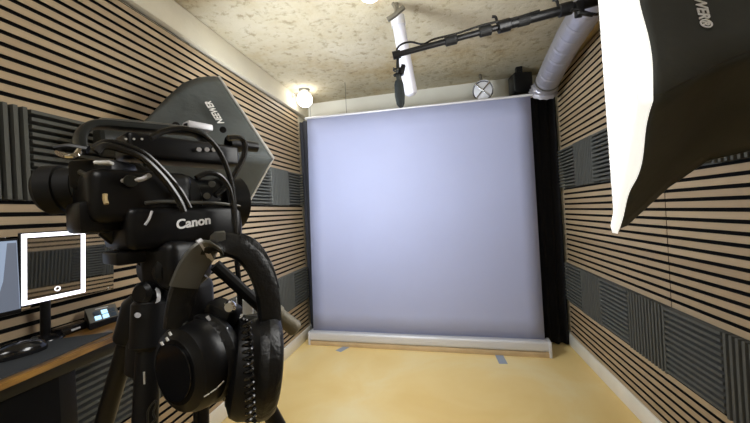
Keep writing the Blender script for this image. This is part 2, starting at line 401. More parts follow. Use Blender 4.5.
# small chrome lamp on backdrop top
cl = thing('clamp_lamp', 'small round chrome lamp perched above the top edge of the backdrop', 'lamp', (1.745, 2.97, 2.10))
c = V((1.745, 2.97, 2.165)); ax2 = V((-.15, -1, -.12)).normalized()
MB().lathe(c + ax2 * .05, -ax2, [(0, .085), (.004, .088), (.01, .085), (.04, .07), (.08, .035), (.1, .03), (.1, 0)], 28).build('reflector', M['chrome'], cl)
MB().lathe(c + ax2 * .03, ax2, [(0, 0), (0, .075), (.004, .075), (.012, .03), (.014, 0)], 24).build('front_glass', M['alu'], cl)
A_, B_, _ = frame_of(ax2)
for s_ in (1, -1): MB().tube([c + ax2 * .05 + (A_ + B_ * s_) * .06, c + ax2 * .055, c + ax2 * .05 - (A_ + B_ * s_) * .06], .006, 6, 0).build('wire_guard', M['chrome'], cl)
MB().tube([c - ax2 * .05, c - ax2 * .1 + V((0, 0, .05)), V((1.745, 3.09, CZ))], .012).build('stem', M['steel'], cl)

# hanging white tube with clamp
t0, t1 = D(397, 16, 1.87), D(411.5, 96, 1.93)
tb = thing('hanging_tube', 'white plastic tube hanging down from a metal clamp on the ceiling', 'tube', t0)
dr = (t1 - t0).normalized(); Ln = (t1 - t0).length
MB().lathe(t0, dr, [(0, 0), (0, .032), (.004, .035), (Ln - .03, .037), (Ln - .012, .033), (Ln - .002, .02), (Ln, 0)], 28).build('tube_body', M['tube'], tb)
MB().lathe(t0 + dr * .005, dr, [(0, .036), (0, .041), (.05, .041), (.05, .036)], 28).build('clamp_ring', M['alu'], tb)
MB().cyl(V((t0.x, t0.y, CZ)), t0 + dr * .01, .012).build('ceiling_hook', M['steel'], tb)
a1, a2 = D(387.5, 20, 1.80), D(403.5, 7.5, 1.80)
MB().tube([a1, D(395, 15, 1.79), a2], .014, 8, 0).build('clamp_handle', M['steel'], tb)
MB().tube([D(393, 3.5, 1.80), D(395.5, 9, 1.79), D(394.5, 17, 1.79)], .010, 8).build('clamp_handle', M['steel'], tb)

# silver duct
dp = [V((2.17, .3, 2.21)), V((2.17, 1.2, 2.22)), V((2.17, 1.92, 2.215)), V((2.16, 2.2, 2.172)), V((2.165, 2.5, 2.125)), V((2.17, 2.75, 2.072))]
dt = thing('air_duct', 'crinkled silver foil duct running along the top of the right wall', 'duct', (2.165, 1.8, 2.15))
b = MB(); P = []
for i in range(len(dp) - 1):
    for k in range(40):
        P.append(dp[i].lerp(dp[i + 1], k / 40))
rings = []
for i, p in enumerate(P):
    d = (P[min(i + 1, len(P) - 1)] - P[max(i - 1, 0)]).normalized(); A = d.cross(V((0, 0, 1))).normalized(); B = d.cross(A)
    rr = .083 + (-.0030 if i % 14 < 2 else 0) + random.uniform(-.0006, .0006)
    rings.append([b.bm.verts.new(p + A * rr * math.cos(2 * math.pi * k / 28) + B * rr * math.sin(2 * math.pi * k / 28)) for k in range(28)])
for r0, r1 in zip(rings, rings[1:]):
    for k in range(28): b.bm.faces.new((r0[k], r0[(k + 1) % 28], r1[(k + 1) % 28], r1[k]))
b.build('duct_tube', M['foil'], dt)
b = MB(); rows = []
e0 = P[-1]; ed = V((-.05, .72, -.6)).normalized(); A = ed.cross(V((0, 0, 1))).normalized(); B = ed.cross(A)
for j in range(4):
    rr = .085 + .008 * math.sin(j * 2.4) + .006 * j
    rows.append([e0 + ed * (.022 * j - .01) + (A * math.cos(2 * math.pi * k / 28) * min(rr, .105) + B * math.sin(2 * math.pi * k / 28) * rr * .9) * (1 + .05 * math.sin(k * 3.1 + j * 1.7)) for k in range(29)])
b.grid(rows).build('crumpled_end', M['foil'], dt)
MB().lathe(P[-14], P[-13] - P[-14], [(0, .085), (0, .090), (.012, .090), (.012, .085)], 28).build('duct_band', M['steel'], dt)
wb = thing('wall_speaker', 'small black box mounted at the ceiling behind the end of the silver duct', 'speaker', (2.06, 3.0, 2.25))
MB().box((2.06, 3.02, 2.2), (.15, .14, .17), Matrix.Rotation(.2, 3, 'Z'), bev=.01).build('box_body', M['blackp'], wb)
MB().box((2.06, 3.05, 2.325), (.05, .05, .075)).build('mounting_bracket', M['blackm'], wb)
for k in range(3): MB().box((2.0 + .05 * k, 2.945 + .01 * k, 2.2), (.012, .012, .13), Matrix.Rotation(.2, 3, 'Z')).build('front_bar', M['greyp'], wb)

# boom pole and microphone
p0, p1 = D(394, 55.5, 1.47), D(600, 0, 1.35); pd = (p1 - p0).normalized()
pe = p0 + pd * ((W - .02 - p0.x) / pd.x)
bp = thing('microphone_boom', 'black boom pole reaching across below the ceiling from the right wall', 'boom pole', pe)
jn = p0.lerp(pe, .42)
MB().cyl(p0 , jn, .0125).build('inner_tube', M['blackm'], bp)
MB().cyl(jn - pd * .02, pe, .019).build('outer_tube', M['blackm'], bp)
MB().cyl(p0 - pd * .006, p0 + pd * .03, .018).build('end_fitting', M['blackp'], bp)
for t in (.2, .33, .47): MB().lathe(p0.lerp(pe, t), pd, [(0, .012), (.004, .021), (.05, .022), (.056, .012)], 16).build('cable_tie', M['rubber'], bp)
for t in (.40, .62):
    q = p0.lerp(pe, t); MB().lathe(q, pd, [(0, .018), (.003, .026), (.05, .026), (.055, .018)], 18).build('locking_collar', M['blackp'], bp)
    MB().tube([q + V((0, 0, .02)), q + V((-.005, 0, .045)), q + V((-.02, 0, .05))], .006).build('collar_lever', M['blackm'], bp)
q = D(577, 9, 1.36)
MB().box(q + V((0, -.02, -.012)), (.03, .035, .06), bev=.006).build('pole_clamp', M['blackp'], bp)
MB().tube([q + V((0, -.03, -.035)), q + V((.045, -.03, -.05))], .008, 8, 0).build('clamp_lever', M['blackp'], bp)
MB().box(pe + V((.0, 0, 0)), (.036, .09, .12), bev=.006).build('wall_bracket', M['blackm'], bp)
mc_top = p0 + pd * .018
mk = thing('shotgun_microphone', 'microphone in a black foam windscreen hanging from the tip of the boom pole', 'microphone', mc_top)
mt_, mb_ = D(398.5, 80, 1.47), D(401, 108, 1.47)
md = (mb_ - mt_).normalized()
MB().cyl(mc_top, D(397.5, 68, 1.47), .0065).build('drop_rod', M['blackm'], mk)
sm = D(398, 70, 1.47)
bq = MB()
for s_ in (-.011, .011):
    bq.lathe(sm + md * (.01 + s_) , md, [(-.003, .019), (0, .024), (.003, .019), (0, .015), (-.003, .019)], 18)
bq.box(sm + V((.02, -.005, -.005)), (.018, .022, .045), Matrix.Rotation(.3, 3, 'Y'), bev=.003)
bq.build('shock_mount', M['blackp'], mk)
for s_ in (-1, 1): MB().tube([sm + V((.02 * s_, 0, .012)), sm + V((.003 * s_, -.01, -.008)), sm + V((.018 * s_, 0, -.028))], .003).build('elastic_band', M['greyp'], mk)
MB().cyl(sm, mt_ + md * .01, .0105).build('microphone_body', M['greyp'], mk)
Lw = (mb_ - mt_).length
MB().lathe(mt_, md, [(0, .008), (.004, .016), (.02, .0205), (Lw * .55, .0225), (Lw * .85, .018), (Lw * .97, .01), (Lw, 0)], 22).build('foam_windscreen', M['wind'], mk)
cb = MB().tube([D(397, 54, 1.455), D(397, 49, 1.46), D(402, 44, 1.46), D(411, 42, 1.46), D(423, 44, 1.455)] + [p0.lerp(pe, t) + V((0, -.016, .016 + .004 * math.sin(t * 40))) for t in (.16, .25, .35, .45, .55)], .0045)
tag(cb.build('microphone_cable', M['cable']), 'thin black cable looping over the tip of the boom pole and running along it', 'cable')
cb = MB().tube([D(570, 10, 1.33), D(581, 11, 1.33), D(592, 14, 1.33), D(604, 13, 1.33), D(640, 4, 1.36)], .006)
tag(cb.build('hanging_cable', M['cable']), 'short dark cable sagging across the silver duct beside the boom pole clamp', 'cable')

# ------------------------------------------------------------------ softboxes
def softbox(A0, B0, C0, depth, label, fabric, dif, facing, bow=.8, dome=.03, drop=0, levels=None):
    # A0-B0-C0: consecutive front corners; D0 completes the rectangle
    A0, B0, C0 = V(A0), V(B0), V(C0); D0 = A0 + C0 - B0; cen = (A0 + C0) / 2
    n = (B0 - A0).cross(C0 - B0).normalized(); n = n if n.dot(V(facing)) > 0 else -n
    apex = cen - n * depth + V((0, 0, -drop))
    r = thing('softbox', label, 'softbox', apex)
    K = 10; cor = [A0, B0, C0, D0]
    levels = levels or [(0, 1.0), (.06, .995), (.25, .5 + .5 * bow - .02), (.45, .78 * bow + .1), (.65, .6 * bow + .03), (.85, .34 * bow), (1, .14)]
    for s_ in range(4):
        a, c_ = cor[s_], cor[(s_ + 1) % 4]; rows = []
        for j, (t, sc) in enumerate(levels):
            row = []
            for k in range(K + 1):
                u = k / K; q = a.lerp(c_, u)
                sag = .05 * math.sin(math.pi * u) * math.sin(math.pi * min(t * 1.1, 1)) * (1 + .15 * math.sin(5 * u + s_))
                row.append(cen + (q - cen) * (sc - sag) - n * depth * t + V((0, 0, -drop * t)))
            rows.append(row)
        o = MB().grid(rows).build('fabric_panel', fabric, r, 50); md_ = o.modifiers.new('thick', 'SOLIDIFY'); md_.thickness = .004
        PANELS.append(o)
    loop = []
    for s_ in range(4):
        a, c_ = cor[s_], cor[(s_ + 1) % 4]
        for k in range(K): loop.append(a.lerp(c_, k / K))
    MB().tube(loop + [loop[0]], .006, 8, 0).build('front_piping', M['rim'], r)
    rows = []
    for j in range(K + 1):
        row = []
        for k in range(K + 1):
            u, v = k / K, j / K
            q = A0.lerp(B0, u).lerp(D0.lerp(C0, u), v)
            row.append(cen + (q - cen) * .985 + n * (dome * (math.sin(math.pi * u) * math.sin(math.pi * v)) ** .6 - .004))
        rows.append(row)
    o = MB().grid(rows).build('front_diffuser', dif, r, 60); md_ = o.modifiers.new('thick', 'SOLIDIFY'); md_.thickness = .003
    MB().lathe(apex + n * .02, -n, [(0, .05), (0, .075), (.03, .075), (.035, .06), (.12, .058), (.13, .05), (.13, 0)], 24).build('lamp_head', M['greyp'], r)
    return r, n, cen, apex, cor
PANELS = []
# left softbox
P1, P2, P3 = V((.369, 1.35, 1.845)), V((.698, 1.2, 1.418)), V((.414, 1.35, 1.158))
sl, nl, cl_, apl, corl = softbox(P1, P2, P3, .36, 'grey fabric softbox behind the camcorder, seen from its back', M['sbox'], M['diff_left'], (0, 1, 0), bow=.9)
def on_panel(cor, cen, n, depth, s_, u, t, sc, push):
    a, c_ = cor[s_], cor[(s_ + 1) % 4]; q = a.lerp(c_, u); return cen + (q - cen) * sc - n * (depth * t) 
# lettering lies on panel P1-P2, near the front edge
e = (P2 - P1).normalized()
g0 = on_panel(corl, cl_, nl, .36, 0, .50, .07, .99, 0); g1 = on_panel(corl, cl_, nl, .36, 0, .50, .25, .91, 0)
back = (g1 - g0).normalized(); out = e.cross(back).normalized(); out = out if out.dot((P1 + P2) / 2 - cl_) > 0 else -out
text_mesh('brand_lettering', 'NEEWER', M['white_text'], sl, g0.lerp(g1, 1.45) + out * .012, -e, back, .037, offset=.02)
# right softbox
N_, F_ = V((1.673, .6, 1.336)), V((1.779, .95, 1.099)); FG = (V((1.929, 1.3, 1.881)) - F_)
G_ = F_ + FG * 1.02; T_ = N_ + FG * 1.02
sr, nr, cr_, apr, corr = softbox(T_, N_, F_, .34, 'big black softbox with a glowing white front, hanging in from the upper right', M['sboxblack'], M['diff'], (-1, 0, 0), dome=.02, levels=[(0, 1), (.06, .98), (.3, .80), (.5, .69), (.75, .65), (.9, .5), (1, .14)])
UT = .80
e = (N_ - T_).normalized()
g0 = on_panel(corr, cr_, nr, .34, 0, UT, .06, .98, 0); g1 = on_panel(corr, cr_, nr, .34, 0, UT, .3, .80, 0)
back = (g1 - g0).normalized(); out = e.cross(back).normalized(); out = out if out.dot((T_ + N_) / 2 - cr_) > 0 else -out
text_mesh('brand_lettering', 'NEEWER\u00ae', M['white_text'], sr, g0.lerp(g1, .88) + out * .006, e, back, .026, offset=.02)
b = MB(); rows = [[], [], []]
edge = [T_.lerp(N_, k / 90) for k in range(91)] + [N_.lerp(F_, k / 50) for k in range(1, 51)]
for k, p in enumerate(edge):
    w = (.0095 + .0055 * math.sin(.23 * (k - 73.2))) * min(1, max(.05, (140 - k) / 28))
    outd = (p - cr_).normalized()
    rows[0].append(p - outd * .01 + nr * .012); rows[1].append(p + outd * (.006 + w * .8) + nr * .009); rows[2].append(p + outd * (.008 + w * .8) - nr * (w * .5 + .001))
o = b.grid(rows).build('diffuser_hem', M['skirt'], sr, 80); o.modifiers.new('thick', 'SOLIDIFY').thickness = .002

def light_stand(x, y, ztop, label, head, spread=.3):
    t = thing('light_stand', label, 'light stand', (x, y, 0))
    MB().cyl((x, y, .12), (x, y, ztop * .6), .013).build('lower_pole', M['blackm'], t)
    MB().cyl((x, y, ztop * .58), (x, y, ztop), .010).build('upper_pole', M['blackm'], t)
    MB().lathe((x, y, ztop * .57), (0, 0, 1), [(0, .012), (.005, .02), (.05, .02), (.055, .012)], 14).build('collar', M['blackp'], t)
    MB().tube([V((x, y, ztop - .005)), V(head)], .01, 8, 0).build('tilt_arm', M['blackm'], t)
    for k in range(3):
        a = 2.0 + k * 2.094; d = V((math.cos(a), math.sin(a), 0))
        MB().tube([V((x, y, .42)) + d * .015, V((x, y, .011)) + d * spread], .009, 8, 0).build('leg', M['blackm'], t)
light_stand(.56, .89, 1.28, 'black light stand behind the camcorder tripod, carrying the grey softbox', apl - nl * .05 + V((0, 0, -.055)), .24)
light_stand(2.2, .66, 1.45, 'black light stand outside the right edge of the photo, carrying the big softbox', apr - nr * .05 + V((0, 0, -.055)), .1)

# ------------------------------------------------------------------ desk and the things on it
DZ = .825
dk = thing('desk', 'narrow wooden desk with a glossy brown top along the left wall', 'desk', (.15, .6, 0))
b = MB(); b.prism([(.012, -.3, DZ - .018), (.37, -.3, DZ - .018), (.268, .94, DZ - .018), (.24, 1.03, DZ - .018), (.012, 1.04, DZ - .018)], (0, 0, .018))
bmesh.ops.bevel(b.bm, geom=b.bm.edges[:], offset=.003, segments=2, affect='EDGES')
b.build('desk_top', M['oak'], dk)
MB().box((.12, .4, DZ - .048), (.18, 1.2, .058), bev=.004).build('under_frame', M['blackm'], dk)
for y in (-.2, .80): MB().box((.15, y, (DZ - .03) / 2), (.05, .06, DZ - .03), bev=.004).build('leg', M['blackm'], dk)
MB().box((.17, .3, .40), (.02, .96, .72), bev=.003).build('under_desk_shade', M['felt'], dk)  # black sheet added to stand in for the shade under the desk
b = MB(); b.prism([(.045, -.25, DZ), (.335, -.25, DZ), (.262, .72, DZ), (.235, .905, DZ), (.075, .82, DZ), (.045, .6, DZ)], (0, 0, .004))
tag(b.build('desk_mat', M['deskmat']), 'dark grey desk mat lying under the mouse', 'desk mat')
ms = thing('computer_mouse', 'black computer mouse with glossy highlights on the grey desk mat', 'mouse', (.13, .71, DZ + .004))
b = MB()
def ell(c, r, rot=Matrix.Identity(3), zmin=None, seg=24):
    t = bmesh.new(); bmesh.ops.create_uvsphere(t, u_segments=seg, v_segments=14, radius=1)
    for v in t.verts:
        v.co = V((v.co.x * r[0], v.co.y * r[1], v.co.z * r[2]))
        if zmin is not None and v.co.z < zmin: v.co.z = zmin
    return t, Matrix.Translation(V(c)) @ rot.to_4x4()
rm = Matrix.Rotation(-.35, 3, 'Z'); mc = V((.135, .712, DZ + .012))
b.add(*ell(mc, (.034, .064, .034), rm, -.0078)); b.build('mouse_shell', M['gloss'], ms)
MB().lathe(mc + rm @ V((-.003, .034, .027)), rm @ V((1, 0, 0)), [(0, 0), (0, .008), (.007, .008), (.007, 0)], 16).build('scroll_wheel', M['greyp'], ms)
MB().tube([mc + rm @ V((0, .0, .0342)), mc + rm @ V((0, .018, .0325)), mc + rm @ V((0, .026, .0308))], .0008, 6).build('button_seam', M['rubber'], ms)

# mirror on wall
def local_box(r, name, mt, c, size, bev=0, parent=None):
    o = MB().box(c, size, bev=bev).build(name, mt); o.parent = parent or r; return o
MTILT, MYAW = 4.4, -4.8
mw = thing('wall_mirror', 'wide frameless mirror against the left slat wall, held by small metal clips', 'mirror', (.045, .83, 1.053))
mw.rotation_euler = (0, math.radians(MTILT), math.radians(MYAW))
MIRY = (-.24, .232)
local_box(mw, 'mirror_glass', M['mirror'], (0, (MIRY[0] + MIRY[1]) / 2, 0), (.005, MIRY[1] - MIRY[0], .231))
for y in (.215, -.215):
    for z in (-.110, .110): 
        o = MB().cyl((.0, y, z), (.006, y, z), .005).build('mirror_clip', M['chrome']); o.parent = mw
mw_back = local_box(mw, 'backing_board', M['blackp'], (-.0055, (MIRY[0] + MIRY[1]) / 2, 0), (.006, MIRY[1] - MIRY[0] - .01, .226))
# LED mirror
lm = thing('led_mirror', 'upright mirror with a lit white border and round touch mark, standing on the desk', 'mirror', (.085, .850, 1.065))
lm.rotation_euler = (0, math.radians(MTILT), math.radians(MYAW))
HW, HH, BW = .086, .110, .0125
local_box(lm, 'mirror_body', M['blackp'], (-.006, 0, 0), (.010, HW * 2 + .006, HH * 2 + .006), .003)
local_box(lm, 'mirror_glass', M['mirror2'], (.0005, 0, 0), (.003, HW * 2 , HH * 2 ))
b = MB()
for (c, s) in (((.0025, 0, HH - BW / 2), (.002, HW * 2, BW)), ((.0025, 0, -HH + BW / 2), (.002, HW * 2, BW)), ((.0025, HW - BW / 2, 0), (.002, BW, HH * 2 - 2 * BW)), ((.0025, -HW + BW / 2, 0), (.002, BW, HH * 2 - 2 * BW))):
    b.box(c, s)
o = b.build('light_border', M['led']); o.parent = lm
b = MB(); b.lathe((.0022, .005, -.078), (1, 0, 0), [(0, .0055), (.0012, .0055), (.0012, .0080), (0, .0080)], 24, 1, 1)
o = b.build('touch_mark', M['led']); o.parent = lm
st = MB().cyl((-.012, -.02, -HH + .03), (-.012, -.02, DZ + .012 - 1.065), .013).build('stand_neck', M['blackp']); st.parent = lm
st = MB().lathe((-.005, -.02, DZ - 1.065), (0, 0, 1), [(0, 0), (0, .05), (.004, .052), (.008, .05), (.016, .03), (.018, 0)], 32, .8, .95, a=(1, 0, 0)).build('stand_base', M['gloss']); st.parent = lm
# monitor at left edge
mo = thing('monitor', 'screen showing a pale blue picture, at the left edge of the photo', 'monitor', (.075, .634, 1.05))
mo.rotation_euler = (0, 0, math.radians(-4))
local_box(mo, 'monitor_body', M['blackp'], (-.008, 0, 0), (.014, .25, .225), .003)
M['picture'] = mat('pale_blue_picture', (.05, .05, .06), .25, emit=(.26, .33, .45), estr=.9)
M['picture_dark'] = mat('slate_blue_picture', (.05, .05, .06), .25, emit=(.10, .12, .16), estr=.9)
M['picture_white'] = mat('white_picture', (.05, .05, .06), .25, emit=(.75, .9, 1), estr=.95)
local_box(mo, 'screen_panel', M['picture'], (.0005, 0, .004), (.003, .24, .205))
for pts, mt_n, nm in (([(.118, -.098), (.118, .1), (.098, .1), (.085, -.01), (.06, -.098)], 'picture_dark', 'picture_area'), ([(.055, .105), (.066, .105), (.04, -.02), (.005, -.098), (-.02, -.098), (.02, -.01)], 'picture_white', 'picture_stripe'), ([(.05, -.03), (.056, -.02), (.03, -.09), (.02, -.09)], 'picture_white', 'picture_stripe')):
    o = MB().prism([(.002, y, z) for y, z in pts], (.001, 0, 0)).build(nm, M[mt_n]); o.parent = mo
st = MB().cyl((-.012, .0, -.1), (-.012, .0, DZ + .01 - 1.05), .012).build('stand_neck', M['blackp']); st.parent = mo
st = MB().box((-.01, .0, DZ + .006 - 1.05), (.07, .10, .012), bev=.005).build('stand_base', M['gloss']); st.parent = mo

# control console
cs = thing('control_console', 'small grey control box with lit blue buttons on the desk beside the mirror', 'control panel', (.1, 1.0, DZ))
def planept(px, py, x):   # on plane x=const
    d = FW + RX * (px - 375) / FPX - UP * (py - 211.5) / FPX; return CAM + d * ((x - CAM.x) / d.x)
ctl, ctr, cbr, cbl = planept(84, 310, .045), planept(115.3, 303.5, .05), planept(120, 316, .125), planept(89.3, 325, .125)
cN = (ctr - ctl).cross(cbl - ctl).normalized(); cN = cN if cN.x > 0 else -cN
b = MB(); lowz = DZ + .001
vs = [b.bm.verts.new(p) for p in (ctl, ctr, cbr, cbl)]; vb = [b.bm.verts.new(V((p.x, p.y, lowz))) for p in (ctl, ctr, cbr, cbl)]
b.bm.faces.new(vs); b.bm.faces.new(vb[::-1])
for k in range(4): b.bm.faces.new((vs[k], vb[k], vb[(k + 1) % 4], vs[(k + 1) % 4]))
bmesh.ops.recalc_face_normals(b.bm, faces=b.bm.faces[:]); bmesh.ops.bevel(b.bm, geom=b.bm.edges[:], offset=.002, segments=2, affect='EDGES')
b.build('console_case', M['blackp'], cs)
def cp(u, v, h=0): return ctl.lerp(ctr, u).lerp(cbl.lerp(cbr, u), v) + cN * h
MB().prism([cp(.02, .02, .0006), cp(.98, .02, .0006), cp(.98, .96, .0006), cp(.02, .96, .0006)], cN * .002).build('top_plate', M['console'], cs)
for r_ in range(2):
    for k in range(3):
        u, v = .2 + .25 * k, .33 + .32 * r_; mt_ = M['btn'] if (r_, k) in ((0, 1), (1, 0), (1, 1)) else M['btnoff']
        MB().prism([cp(u, v, .002), cp(u + .19, v, .002), cp(u + .19, v + .24, .002), cp(u, v + .24, .002)], cN * .003).build('button', mt_, cs)
MB().prism([cp(.3, .12, .002), cp(.72, .12, .002), cp(.72, .19, .002), cp(.3, .19, .002)], cN * .001).build('printed_strip', M['greyprint'], cs)
hb = thing('hub_box', 'flat black box on the desk between lit mirror and grey control box', 'hub', (.06, .88, DZ))
MB().box((.06, .905, DZ + .013), (.05, .10, .026), Matrix.Rotation(.1, 3, 'Z'), bev=.004).build('hub_body', M['gloss'], hb)
MB().box((.086, .90, DZ + .013), (.003, .03, .006), Matrix.Rotation(.1, 3, 'Z')).build('hub_plug', M['alu'], hb)
#RIG BEGIN
# ------------------------------------------------------------------ camcorder
XR = 1.03
HD = math.radians(24); PIV = V((1.03, .40, 0)); HV = V((math.sin(HD), math.cos(HD), 0)); RV = V((math.cos(HD), -math.sin(HD), 0)); RH = Matrix.Rotation(-HD, 3, 'Z')
def lw(x, y, z): return PIV + RV * (x - XR) + HV * (y - PIV.y) + V((0, 0, z))     # camcorder frame -> room
def pl(px, py, x=XR):                                                            # sight line met with a plane of the camcorder frame
    d = FW + RX * (px - 375) / FPX - UP * (py - 211.5) / FPX
    p = CAM + d * ((PIV + RV * (x - XR) - CAM).dot(RV) / d.dot(RV)); q = p - PIV
    return V((x, q.dot(HV) + PIV.y, p.z))
def pp(px, py, x=XR): return lw(*pl(px, py, x))
cc = thing('camcorder', 'black camcorder with top handle and big eyecup mounted on the tripod head', 'video camera', (.97, .35, 1.14))
ya, yb = pl(92, 200).y, pl(243, 200).y
MB().box(lw(.985, (ya + .03 + yb) / 2, 1.176), (.09, yb - ya - .03, .052), RH, bev=.01, seg=3).build('lower_body', M['blackp'], cc)
MB().box(lw(.985, ya + .055, 1.215), (.08, .11, .062), RH, bev=.012, seg=3).build('rear_body', M['blackp'], cc)
MB().box(lw(.98, (ya + yb) / 2 + .01, 1.212), (.07, yb - ya - .05, .05), RH, bev=.014, seg=3).build('upper_body', M['greyp'], cc)
b = MB(); b.box(lw(1.014, pl(158, 190).y, 1.209), (.012, .075, .028), RH, bev=.004); b.build('side_panel', M['greyp'], cc)
MB().tube([pp(145, 203), pp(165, 201.5), pp(190, 202.5), pp(215, 203), pp(240, 206)], .0022).build('side_seam', M['satin'], cc)
lc = lw(.985, yb - .108, 1.207)
MB().lathe(lc, HV, [(0, 0), (0, .034), (.03, .036), (.032, .039), (.05, .039), (.052, .036), (.085, .037), (.087, .03), (.08, 0)], 32).build('lens_barrel', M['blackp'], cc)
MB().lathe(lc + HV * .034, HV, [(0, .0385), (.001, .0405), (.013, .0405), (.014, .0385)], 40).build('focus_ring', M['rubber'], cc)
MB().lathe(lc + HV * .083, HV, [(0, .034), (.002, .040), (.035, .046), (.035, .043), (.004, .033)], 32, 1.1, .95).build('lens_hood', M['blackp'], cc)
MB().lathe(lc + HV * .079, HV, [(0, .029), (.004, .02), (.006, 0)], 28).build('lens_glass', M['lens'], cc)
for k, (px, py) in enumerate(((178, 192), (212, 184), (207, 196))):
    MB().cyl(pp(px, py, 1.018), pp(px, py, 1.034), .0045).build('lens_button', M['satin'] if k else M['greyp'], cc)
# handle
hx = .985
hpts = [pp(82, 152, hx), pp(80, 138, hx), pp(86, 128, hx), pp(100, 124.5, hx), pp(130, 126.5, hx), pp(165, 129.5, hx), pp(196, 133, hx), pp(205, 142, hx), pp(207, 158, hx)]
hb_ = MB().band(hpts, RV, .026, .0105); hb_.build('top_handle', M['greyp'], cc)
MB().band([p + V((0, 0, .0045)) for p in hpts[3:7]], RV, .018, .006).build('handle_grip', M['satin'], cc)
MB().box(pp(198, 127, hx) , (.02, .036, .010), RH, bev=.002).build('cold_shoe', M['alu'], cc)
for px in (176, 187, 223): MB().cyl(pp(px, 125.5 + (px - 176) * .09, hx - .006), pp(px, 125.5 + (px - 176) * .09, hx + .006), .005).build('shoe_screw', M['blackm'], cc)
# audio unit under the handle
a0, a1 = pl(125, 146, 1.0), pl(236, 146, 1.0)
MB().box(lw(.985, (a0.y + a1.y) / 2, (pp(160, 134, 1.0).z + pp(160, 163, 1.0).z) / 2), (.05, a1.y - a0.y, .032), RH, bev=.006, seg=3).build('audio_unit', M['blackp'], cc)
for px in (199, 207, 214): MB().cyl(pp(px, 149.5, 1.008), pp(px, 149.5, 1.016), .0032).build('audio_dial', M['alu'], cc)
for px in (126, 134, 142): MB().cyl(pp(px, 139, 1.008), pp(px, 139, 1.0125), .0014).build('small_screw', M['greyprint'], cc)
MB().lathe(pp(228, 143, 1.0), HV, [(0, .012), (.02, .012), (.022, .009), (.05, .0085), (.05, 0)], 18).build('cable_plug', M['blackp'], cc)
# viewfinder
e0, e1 = D(100, 186, .415), D(44, 191, .40); ed_ = (e1 - e0).normalized(); EL = (e1 - e0).length
MB().lathe(e0, ed_, [(-.02, .014), (0, .018), (EL * .35, .020), (EL * .36, .024), (EL * .62, .026), (EL * .63, .029), (EL * .9, .030), (EL, .025), (EL * .95, .017), (EL * .8, .012), (EL * .8, 0)], 32).build('eyecup', M['rubber'], cc)
MB().box(D(105, 176, .405), (.05, .05, .035), Matrix.Rotation(.3, 3, 'Z'), bev=.006).build('viewfinder_block', M['blackp'], cc)
MB().lathe(e0 + ed_ * (EL * .18), ed_, [(0, .019), (.001, .0225), (.012, .0225), (.013, .019)], 28).build('viewfinder_ring', M['greyp'], cc)
MB().tube([D(58, 152, .36), D(66, 156, .355), D(76, 155, .36), D(80, 150, .365)], .0032).build('strap_ring', M['chrome'], cc)
MB().tube([D(55, 149, .36), D(70, 147, .365), D(88, 150, .37)], .004).build('eye_lever', M['blackp'], cc)
MB().box(D(104, 163, .372), (.016, .012, .004), Matrix.Rotation(.5, 3, 'Z'), bev=.0015).build('name_plate', M['paper'], cc)
MB().tube([D(80, 172, .372), D(88, 175, .37), D(97, 174, .372)], .003).build('strap_lug', M['satin'], cc)
MB().tube([D(121, 181, .378), D(133, 180, .38), D(142, 179, .383), D(150, 175, .39)], .0028).build('release_lever', M['alu'], cc)
MB().cyl(D(130, 181, .385), D(131, 181, .376), .007).build('control_dial', M['greyp'], cc)
MB().tube([D(105, 194, .345), D(105, 199, .344), D(106.5, 204, .343)], .0022).build('indicator_mark', M['yellow_wood'], cc)
MB().tube([pp(152, 211, XR + .002), pp(149, 219, XR + .003), pp(145, 225, XR + .002)], .0014).build('bracket_mark', M['alu'], cc)
MB().box(lw(.985, ya + .012, 1.192), (.055, .04, .036), RH, bev=.006).build('battery', M['blackp'], cc)
tx = pp(193.5, 222.5); text_mesh('brand_lettering', 'Canon', M['white_text'], cc, tx + RV * .0006, HV + V((0, 0, .10)), (0, 0, 1), .0165, offset=.03, shear=.12, spacing=1.02)

# loose cables around the camcorder
CABS = [('thick black cable', [(96, 152), (104, 146), (120, 149), (142, 158), (163, 178), (178, 199), (184, 212)], 1.045, .0040, 'thick glossy black cable sweeping down across the side of the camcorder'),
        ('c', [(92, 148), (105, 142), (122, 144), (144, 153), (163, 170), (180, 190), (190, 208)], 1.035, .0030, 'thinner black cable running just above the thick cable on the camcorder side'),
        ('c', [(150, 138), (165, 131), (185, 129), (205, 136), (220, 153), (230, 178), (234, 205), (236, 250), (239, 285), (240, 314)], 1.05, .0036, 'long black cable arching from the camcorder top straight down to the headphones'),
        ('c', [(228, 138), (240, 138), (245, 145), (243, 158), (236, 172), (228, 184), (215, 196)], 1.03, .0042, 'short black cable looping out of the plug at the camcorder front'),
        ('c', [(196, 178), (208, 173), (220, 176), (229, 188), (233, 206), (234, 226)], 1.05, .0034, 'black cable curving over the camcorder lens ring')]
for nm, pts, x, r, lab in CABS:
    tag(MB().tube([pp(px, py, x) for px, py in pts], r).build('camera_cable', M['cable']), lab, 'cable')

